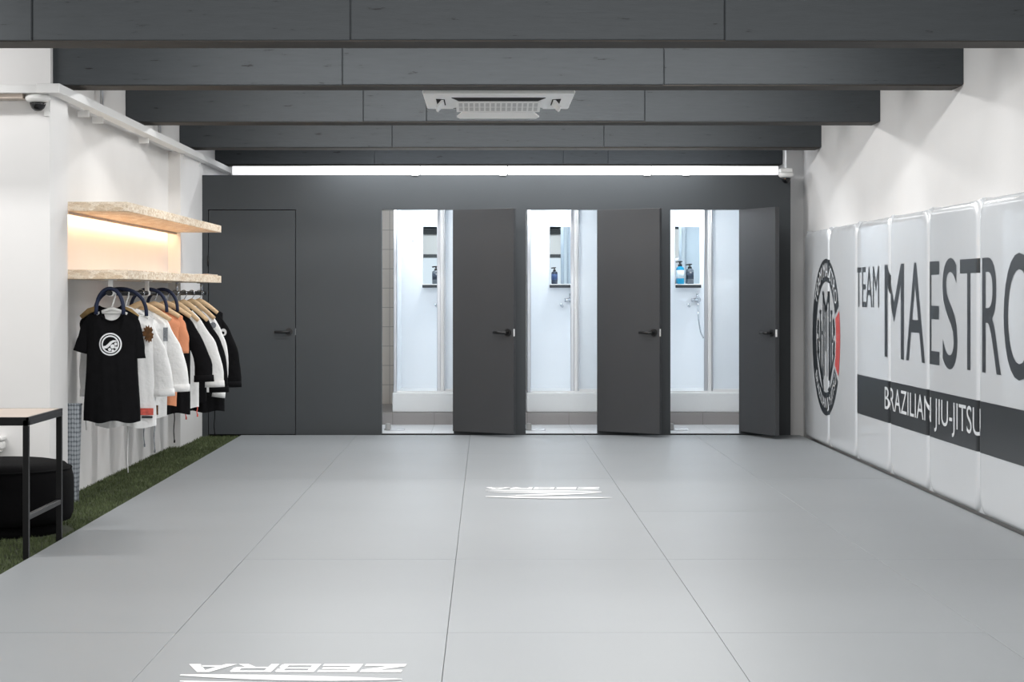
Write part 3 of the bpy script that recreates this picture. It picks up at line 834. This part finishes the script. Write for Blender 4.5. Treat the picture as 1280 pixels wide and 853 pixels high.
cord(t, -.245, .70, .38, M['c_white'], y=-.05, knot=False)
cord(t, .01, .42, .10, M['c_white'], y=.02, knot=False)
hanger(RX, 12.41, 1.172, .15, .07, M['plastic'], 'white hanger under the white gi with the brown patch', 'hangers on the rail', False)
# 4 white gi, second
t, sf, zh = garment('gi_jacket', 'white gi jacket with grey sleeve patch, second white gi from the front', 'jacket', 13.0, M['c_white'], .175, .18, .17, 1.165, 1.1, .425, sleeve=arm(.04, .60), sl_r=gi_r, seed=4, lap=M['c_white'], D=.07)
patch(t, 'patch', M['p_grey'], .172, .985, .015, .046, -.066, 'grey sleeve patch', 'rect')
patch(t, 'patch', M['p_brown'], .105, .475, .017, .032, -.06, 'brown hem patch', 'rect')
cord(t, .02, .44, .24, M['p_grey']); cord(t, .09, .44, .20, M['p_grey'])
hanger(RX, 12.97, 1.205, .2, .11, M['wood'], 'wooden hanger holding the white gi with grey sleeve patch', 'hangers on the rail')
# 5 orange
t, sf, zh = garment('t_shirt', 'rust orange short sleeved top between white and black gi jackets', 't-shirt', 13.5, M['c_orange'], .2, .18, .155, 1.175, 1.1, .47, sleeve=[(.11, 1.12, 0), (.165, 1.06, 0), (.19, .97, 0), (.19, .84, 0)], sl_r=[.025, .042, .052, .05], seed=5)
hanger(RX, 13.48, 1.2, .18, .09, M['wood'], 'wooden hanger holding the rust orange top', 'hangers on the rail')
# 6 black gi
t, sf, zh = garment('gi_jacket', 'black gi jacket with white shoulder tag behind the rust orange top', 'jacket', 14.0, M['c_black'], .17, .175, .175, 1.165, 1.09, .385, sleeve=arm(.06, .62), sl_r=gi_r, seed=6, lap=M['c_black'], D=.06)
patch(t, 'patch', M['p_white'], .095, 1.02, .015, .015, -.07, 'small white tag', 'rect')
cord(t, .06, .40, .19, M['c_black']); 
hanger(RX, 13.97, 1.205, .18, .1, M['wood'], 'wooden hanger holding the black gi with white tag', 'hangers on the rail')
# 7 white gi
t, sf, zh = garment('gi_jacket', 'plain white gi jacket with long sleeve between two black jackets', 'jacket', 14.45, M['c_white'], .165, .17, .17, 1.155, 1.08, .40, sleeve=arm(.075, .56), sl_r=gi_r, seed=7, lap=M['c_white'], D=.06)
cord(t, .075, .41, .33, M['p_red'], lab='red cord'); cord(t, .16, .41, .35, M['p_red'], lab='red cord')
hanger(RX, 14.4, 1.205, .175, .135, M['wood'], 'wooden hanger holding the plain white gi, arm end showing', 'hangers on the rail')
# 8 black
t, sf, zh = garment('gi_jacket', 'plain black gi jacket between the two farthest white gi jackets', 'jacket', 14.85, M['c_black'], .165, .165, .17, 1.155, 1.08, .42, sleeve=arm(.055, .50), sl_r=gi_r, seed=8, lap=M['c_black'], D=.06)
hanger(RX, 14.8, 1.21, .185, .145, M['wood'], 'wooden hanger holding the plain black gi jacket', 'hangers on the rail')
# 9 white gi with two patches
t, sf, zh = garment('gi_jacket', 'white gi jacket with blue and grey sleeve patches near the rail end', 'jacket', 15.25, M['c_white'], .165, .15, .13, 1.165, 1.09, .47, sleeve=arm(.035, .44, -.045), sl_r=[.024, .036, .046, .05, .05, .05], seed=9, lap=M['c_white'], D=.06)
patch(t, 'patch', M['p_blue'], .12, 1.03, .021, .023, -.06, 'blue round patch'); patch(t, 'patch', M['p_grey'], .17, 1.008, .024, .025, -.052, 'grey round patch')
hanger(RX, 15.2, 1.215, .18, .14, M['wood'], 'wooden hanger holding the white gi with two patches', 'hangers on the rail')
# 10 black gi
t, sf, zh = garment('gi_jacket', 'black gi jacket with round white sleeve patch at the far rail end', 'jacket', 15.65, M['c_black'], .185, .19, .2, 1.165, 1.1, .30, sleeve=arm(.05, .50), sl_r=gi_r, seed=10, lap=M['c_black'], D=.06)
patch(t, 'patch', M['p_white'], .198, .945, .026, .03, -.062, 'white round patch'); patch(t, 'patch', M['c_black'], .196, .94, .012, .012, -.067, 'dark centre of the patch')
cord(t, .12, .32, .12, M['c_black'])
hanger(RX, 15.6, 1.215, .15, .1, M['wood'], 'wooden hanger holding the farthest black gi jacket', 'hangers on the rail')
# navy loops
for (y, hw, zt, zb, lab) in ((11.9, .085, 1.29, 1.13, 'navy blue padded loop around the first rail bracket'), (12.25, .165, 1.29, 1.115, 'wide navy blue padded loop behind the black logo t-shirt'),
                             (13.27, .125, 1.29, 1.13, 'navy blue padded loop, third along the rail'), (13.82, .11, 1.29, 1.13, 'navy blue padded loop farthest along the rail')):
    b = MB(); pts = []
    for k in range(25):
        a = math.pi*k/24; pts.append((RX+hw*math.cos(a), y, zb+(zt-zb)*math.sin(a)**.8 if math.sin(a) > 0 else zb))
    b.tube(pts, .012, 12); tag(b.build('padded_loop', M['navy']), lab, 'loop', 'navy padded loops on the rail')

# ------------------------------------------------------------------ side table, pouf, basket, fitting
tx1 = -2.186; tx0 = -3.3; ty0, ty1 = 9.18, 9.92; tz = .668; gz = -.026
t = thing('side_table', 'black metal framed side table with pale top at the left edge', 'table', ((tx0+tx1)/2, (ty0+ty1)/2, gz))
b = MB(); b.box(tx0+.012, tx1-.012, ty0+.012, ty1-.012, tz-.012, tz, .002, 1); b.build('tabletop', M['tabletop'], t)
b = MB(); s = .028
for (x0, x1, y0, y1) in ((tx0, tx1, ty0, ty0+s), (tx0, tx1, ty1-s, ty1), (tx0, tx0+s, ty0, ty1), (tx1-s, tx1, ty0, ty1)): b.box(x0, x1, y0, y1, tz-.04, tz-.013, .002, 1)
b.box(tx0, tx1, ty0, ty0+.012, tz-.014, tz); b.box(tx0, tx1, ty1-.012, ty1, tz-.014, tz); b.box(tx0, tx0+.012, ty0, ty1, tz-.014, tz); b.box(tx1-.012, tx1, ty0, ty1, tz-.014, tz)
b.build('frame', M['black'], t)
for x in (tx0, tx1-s):
    for y in (ty0, ty1-s):
        b = MB(); b.box(x, x+s, y, y+s, gz, tz-.04, .002, 1); b.build('leg', M['black'], t)
for x in (tx0, tx1-s):
    b = MB(); b.box(x+.002, x+s-.002, ty0+s, ty1-s, .175, .2, .002, 1); b.build('crossbar', M['black'], t)
pc = (-2.637, 10.36, gz)
t = thing('pouf', 'low round black fabric pouf behind the side table', 'pouf', pc)
b = MB(); b.lathe([(.0, .05), (.33, .05), (.39, .07), (.405, .11), (.408, .2), (.405, .3), (.392, .345), (.36, .372), (.3, .383), (0, .386)], pc, 48); b.build('cushion', M['blackfab'], t)
b = MB(); b.lathe([(.34, 0), (.34, .052)], pc, 40); b.build('base', M['blackfab'], t)
b = MB(); b.tube([(pc[0]+.393*math.cos(2*math.pi*k/40), pc[1]+.393*math.sin(2*math.pi*k/40), pc[2]+.345) for k in range(41)], .006, 6); b.build('piping', M['blackfab'], t)
# basket
t = thing('laundry_basket', 'tall grey patterned basket standing behind the left wall corner', 'basket', (-2.59, 11.9, gz))
b = MB()
zt = .575
for q, (z, e) in enumerate(((gz, 0), (zt, 1))): pass
vs = []
for z, e in ((gz, 0), (zt, .018)):
    vs += [(-2.615, 11.8, z), (-2.515+e, 11.8, z), (-2.515+e, 11.87, z), (-2.615, 11.87, z)]
b.pyd(vs, [(0, 1, 2, 3), (0, 4, 5, 1), (1, 5, 6, 2), (2, 6, 7, 3), (3, 7, 4, 0)])
b.build('basket_wall', M['weave'], t)
b = MB(); e = .018
b.tube([(-2.612, 11.802, zt), (-2.515+e, 11.802, zt), (-2.515+e, 11.868, zt), (-2.612, 11.868, zt), (-2.612, 11.802, zt)], .007, 8); b.build('rim', M['weave'], t)
# white fitting on the pier under table
t = thing('wall_fitting', 'small white rounded fitting on the wall above the pouf, at the left edge', 'fitting', (-2.86, 11.23, .40))
b = MB(); b.box(-2.95, -2.815, 11.19, 11.279, .345, .40, .02, 4); b.box(-2.95, -2.812, 11.18, 11.279, .4, .425, .01, 3); b.build('casing', M['plastic'], t)
b = MB(); b.box(-2.93, -2.83, 11.2, 11.26, .335, .346, .004, 2); b.build('lower_cap', M['plastic'], t)

# ------------------------------------------------------------------ shower cubicles
def pump_bottle(c, r, h, m, lab, grp, label_mat=None, two=None):
    t = thing('pump_bottle', lab, 'bottle', c, grp)
    b = MB(); b.lathe([(r*.9, 0), (r, .008), (r, h*.78), (r*.9, h*.86), (r*.4, h*.92), (r*.4, h*.96)], c, 20, sy=.7); b.build('bottle_body', m, t)
    if label_mat:
        b = MB(); b.lathe([(r*1.02, h*.3), (r*1.02, h*.72)], c, 20, sy=.71); b.build('sticker', label_mat, t)
    b = MB(); b.lathe([(r*.42, h*.93), (r*.42, h*1.02), (r*.15, h*1.03), (r*.15, h*1.14)], c, 14)
    b.box(c[0]-r*.35, c[0]+r*.5, c[1]-.01, c[1]+.01, c[2]+h*1.14, c[2]+h*1.2, .003, 2)
    b.tube([(c[0]-r*.2, c[1], c[2]+h*1.17), (c[0]-r*1.0, c[1]-.01, c[2]+h*1.14)], .006, 8); b.build('pump', M['lever'], t)
for i in range(3):
    d = 1.292*i; w = DL[i]
    X0 = -1.13+d; X1 = .13+d
    if i == 2: X1 = min(X1, 2.7)
    b = MB(); b.box(X0, X1, YB+.1, 18.46, -.04, .0); struct(b.build('floor_shower', M['floortile']), 'pale tiled floor of the %s shower cubicle' % w)
    b = MB(); b.box(X0, X1, 18.46, 19.94, -.04, .115); struct(b.build('floor_shower_step', M['greytile']), 'grey tiled step in the %s shower cubicle' % w)
    b = MB(); b.box(X0-.03, X0, YB+.1, 19.94, -.04, 2.26); struct(b.build('wall_shower_side', M['acryl']))
    if i == 2:
        b = MB(); b.box(X1, X1+.03, YB+.1, 19.94, -.04, 2.26); struct(b.build('wall_shower_side', M['acryl']))
    b = MB(); b.box(X0, X1, 19.89, 19.94, .115, 2.26); struct(b.build('wall_shower_back', M['tile']), 'cream tiled wall behind the %s shower' % w)
    b = MB(); b.box(X0-.03, X1+.02, YB+.1, 19.95, 2.26, 2.3); struct(b.build('ceiling_shower', M['acryl']))
    # shower enclosure
    sx0 = -.905+d; sx1 = .11+d
    t = thing('shower_enclosure', 'white shower enclosure with sliding screen seen through the %s doorway' % w, 'shower', ((sx0+sx1)/2, 19.2, .115), 'shower enclosures')
    b = MB(); b.box(sx0, sx1, 18.5, 19.87, .115, .285, .012, 3); b.box(sx0, sx1, 18.5, 18.66, .27, .305, .012, 3); tr = b.build('shower_tray', M['tray'], t)
    b = MB(); b.box(sx0+.02, sx1-.02, 19.845, 19.875, .285, 2.25); b.build('back_panel', M['acryl'], t)
    for x in (sx0+.012, sx1-.03):
        b = MB(); b.box(x, x+.016, 18.6, 19.86, .285, 2.25); b.build('side_panel', M['acryl'], t)
    b = MB(); b.box(sx0+.008, sx0+.042, 18.57, 18.63, .305, 2.25, .006, 2); b.build('corner_post', M['brush'], t)
    px = -.478+d
    b = MB(); b.box(px, px+.034, 18.60, 18.63, .315, 2.22, .004, 2); b.box(px+.068, px+.085, 18.575, 18.6, .315, 2.22, .004, 2); b.build('screen_stile', M['brush'], t)
    b = MB(); b.box(px+.034, px+.068, 18.57, 18.61, .312, 2.22, .006, 2); b.build('screen_stile', M['plaster'], t)
    b = MB(); b.box(px+.085, sx1-.02, 18.612, 18.618, .325, 2.2); b.build('sliding_screen', M['frost'], t)
    b = MB(); b.box(sx0+.04, sx1-.01, 18.57, 18.64, .303, .318, .003, 2); b.box(px+.07, sx1-.01, 18.575, 18.6, .318, .335, .002, 1); b.build('bottom_track', M['plaster'], t)
    b = MB(); b.box(sx0+.04, sx1-.01, 18.57, 18.64, 2.2, 2.25, .003, 2); b.build('top_track', M['brush'], t)
    # mirror
    mx0 = -.638+d; mx1 = -.385+d; yb = 19.845
    if i == 0: mx0 = -.652
    m_ = thing('mirror', 'frameless mirror above the shelf in the %s shower' % w, 'mirror', ((mx0+mx1)/2, yb, 1.36), 'shower mirrors')
    b = MB(); b.box(mx0, mx1, yb-.006, yb-.001, 1.36, 1.95); b.build('glass', M['mirror'], m_)
    t = thing('mirror_shelf', 'narrow dark edged shelf under the mirror in the %s shower' % w, 'shelf', ((mx0+mx1)/2, yb, 1.325), 'shower shelves')
    b = MB(); b.box(mx0-.006, mx1+.006, yb-.11, yb-.001, 1.338, 1.355, .003, 1); b.build('top', M['plaster'], t)
    b = MB(); b.box(mx0-.006, mx1+.006, yb-.114, yb-.108, 1.318, 1.349, .002, 1); b.build('front_edge', M['ink'], t)
    # hook
    hk = thing('robe_hook', 'small chrome hook left of the mirror in the %s shower' % w, 'hook', (-.755+d, yb, 1.81), 'robe hooks')
    if i == 2: hk.location.x = -.755+d
    hx = -.755+d
    b = MB(); b.tube([(hx, yb-.001, 1.81), (hx, yb-.01, 1.81)], .016, 12); b.tube([(hx, yb-.01, 1.81), (hx, yb-.035, 1.80), (hx, yb-.045, 1.815)], .006, 8); b.build('hook', M['steel'], hk)
    # mixer
    xm = (-.455+d, -.455+d, -.44+d)[i]
    t = thing('shower_mixer', 'chrome shower mixer tap below the mirror in the %s shower' % w, 'tap', (xm, yb, 1.16), 'shower mixers')
    b = MB(); b.tube([(xm+.035, yb-.001, 1.195), (xm+.035, yb-.05, 1.195)], .03, 16); b.tube([(xm+.035, yb-.045, 1.195), (xm-.035, yb-.055, 1.19)], .018, 12); b.tube([(xm+.03, yb-.04, 1.2), (xm+.03, yb-.04, 1.26)], .016, 10); b.build('valve', M['steel'], t)
    b = MB(); b.tube([(xm-.055, yb-.004, 1.13), (xm-.055, yb-.045, 1.128), (xm-.068, yb-.06, 1.14), (xm-.072, yb-.06, 1.155)], .013, 10); b.build('spout', M['steel'], t)
    if i == 2:
        b = MB(); b.tube([(xm+.03, yb-.05, 1.18), (xm+.035, yb-.06, 1.0), (xm+.06, yb-.06, .86), (xm+.09, yb-.05, .8)], .007, 8); b.build('hose', M['steel'], t)
    # door stop
    sx = (-.905, .39, 1.70)[i]
    t = thing('door_stop', 'small grey door stop on the floor inside the %s doorway' % w, 'door stop', (sx, 17.7, 0), 'door stops')
    b = MB(); b.lathe([(.035, 0), (.035, .012), (.026, .02), (.026, .055), (.018, .065), (0, .068)], (sx, 17.7, 0), 16); b.build('bumper', M['stop'], t)
    b = MB(); b.box(sx+.02, sx+.15, 17.66, 17.74, 0, .014, .004, 2); b.build('foot_plate', M['brush'], t)
yb = 19.78; zs = 1.3555
pump_bottle((2.58-.612+.03, yb, zs), .036, .2, M['blue_plastic'], 'blue pump bottle with pale sticker on the right shower shelf', 'pump bottles', M['label_white'])
pump_bottle((2.58-.612+.13, yb-.0, zs), .034, .175, M['grey_plastic'], 'grey pump bottle beside the blue one in the right shower', 'pump bottles', M['dark_plastic'])
pump_bottle((1.292-.61+.02, yb, zs), .03, .145, M['dark_plastic'], 'small dark pump bottle on the middle shower shelf', 'pump bottles', M['p_blue'])
pump_bottle((-.52, yb, zs), .038, .155, M['grey_plastic'], 'grey pump bottle on the left shower shelf', 'pump bottles', M['dark_plastic'])

# ------------------------------------------------------------------ lights
def area(name, loc, sx, sy, power, color=(1, 1, 1), rot=(0, 0, 0), spread=180):
    l = bpy.data.lights.new(name, 'AREA'); l.shape = 'RECTANGLE'; l.size = sx; l.size_y = sy; l.energy = power; l.color = color; l.spread = R(spread)
    o = bpy.data.objects.new(name, l); COL.objects.link(o); o.location = loc; o.rotation_euler = rot
    return o
BP = 46
for y, p in ((-1.6, .8), (.5, .8), (2.7, .8), (4.9, .8), (7.3, 1), (10.7, 1), (13.1, 1), (15.5, 1.0)):
    for a in (-48, 48): area('bay_light', (.15, y, 2.74), 4.0, .06, BP*p, (1, .995, .985), (R(a), 0, 0))
area('bay_light', (.15, 17.95, 2.8), 4.5, .07, 40, (.97, .98, 1))
area('wash_light', (.25, 16.985, 2.57), 3.4, .04, 40, (.96, .98, 1))
area('side_fill_light', (-3.9, 10.55, 2.8), 1.8, .06, 16, (1, .99, .98), (R(60), 0, 0))  # unseen lamp added to brighten the upper left wall
for y, p in ((8.9, 34), (5, 30)):
    for a in (-40, 40): area('side_fill_light', (-3.7, y, 2.74), 1.6, .06, p, (1, .98, .96), (R(a), 0, 0))  # unseen lamps added to brighten the left pier and front left area
for i in range(3):
    d = 1.292*i
    area('shower_light', (-.40+d, 19.5, 2.24), .25, .25, 8.5, (.93, .975, 1))
    area('shower_room_light', (-.95+d, 17.9, 2.2), .25, .35, 12, (.98, .99, 1), (R(48), 0, 0))

w = bpy.data.worlds.new('World'); bpy.context.scene.world = w; w.use_nodes = True
w.node_tree.nodes['Background'].inputs[0].default_value = (.92, .96, 1, 1); w.node_tree.nodes['Background'].inputs[1].default_value = 1.15

# ------------------------------------------------------------------ camera
cam = bpy.data.cameras.new('camera'); co = bpy.data.objects.new('camera', cam); COL.objects.link(co)
co.location = (0, 0, CH); co.rotation_euler = (R(90), 0, 0)
cam.sensor_width = 36; cam.lens = F/1280*36; cam.shift_x = (640-VX)/1280; cam.shift_y = -(426.5-VY)/1280; cam.clip_end = 100
sc = bpy.context.scene; sc.camera = co
sc.view_settings.view_transform = 'Standard'; sc.view_settings.look = 'None'; sc.view_settings.exposure = 0
sc.cycles.max_bounces = 10; sc.cycles.diffuse_bounces = 6
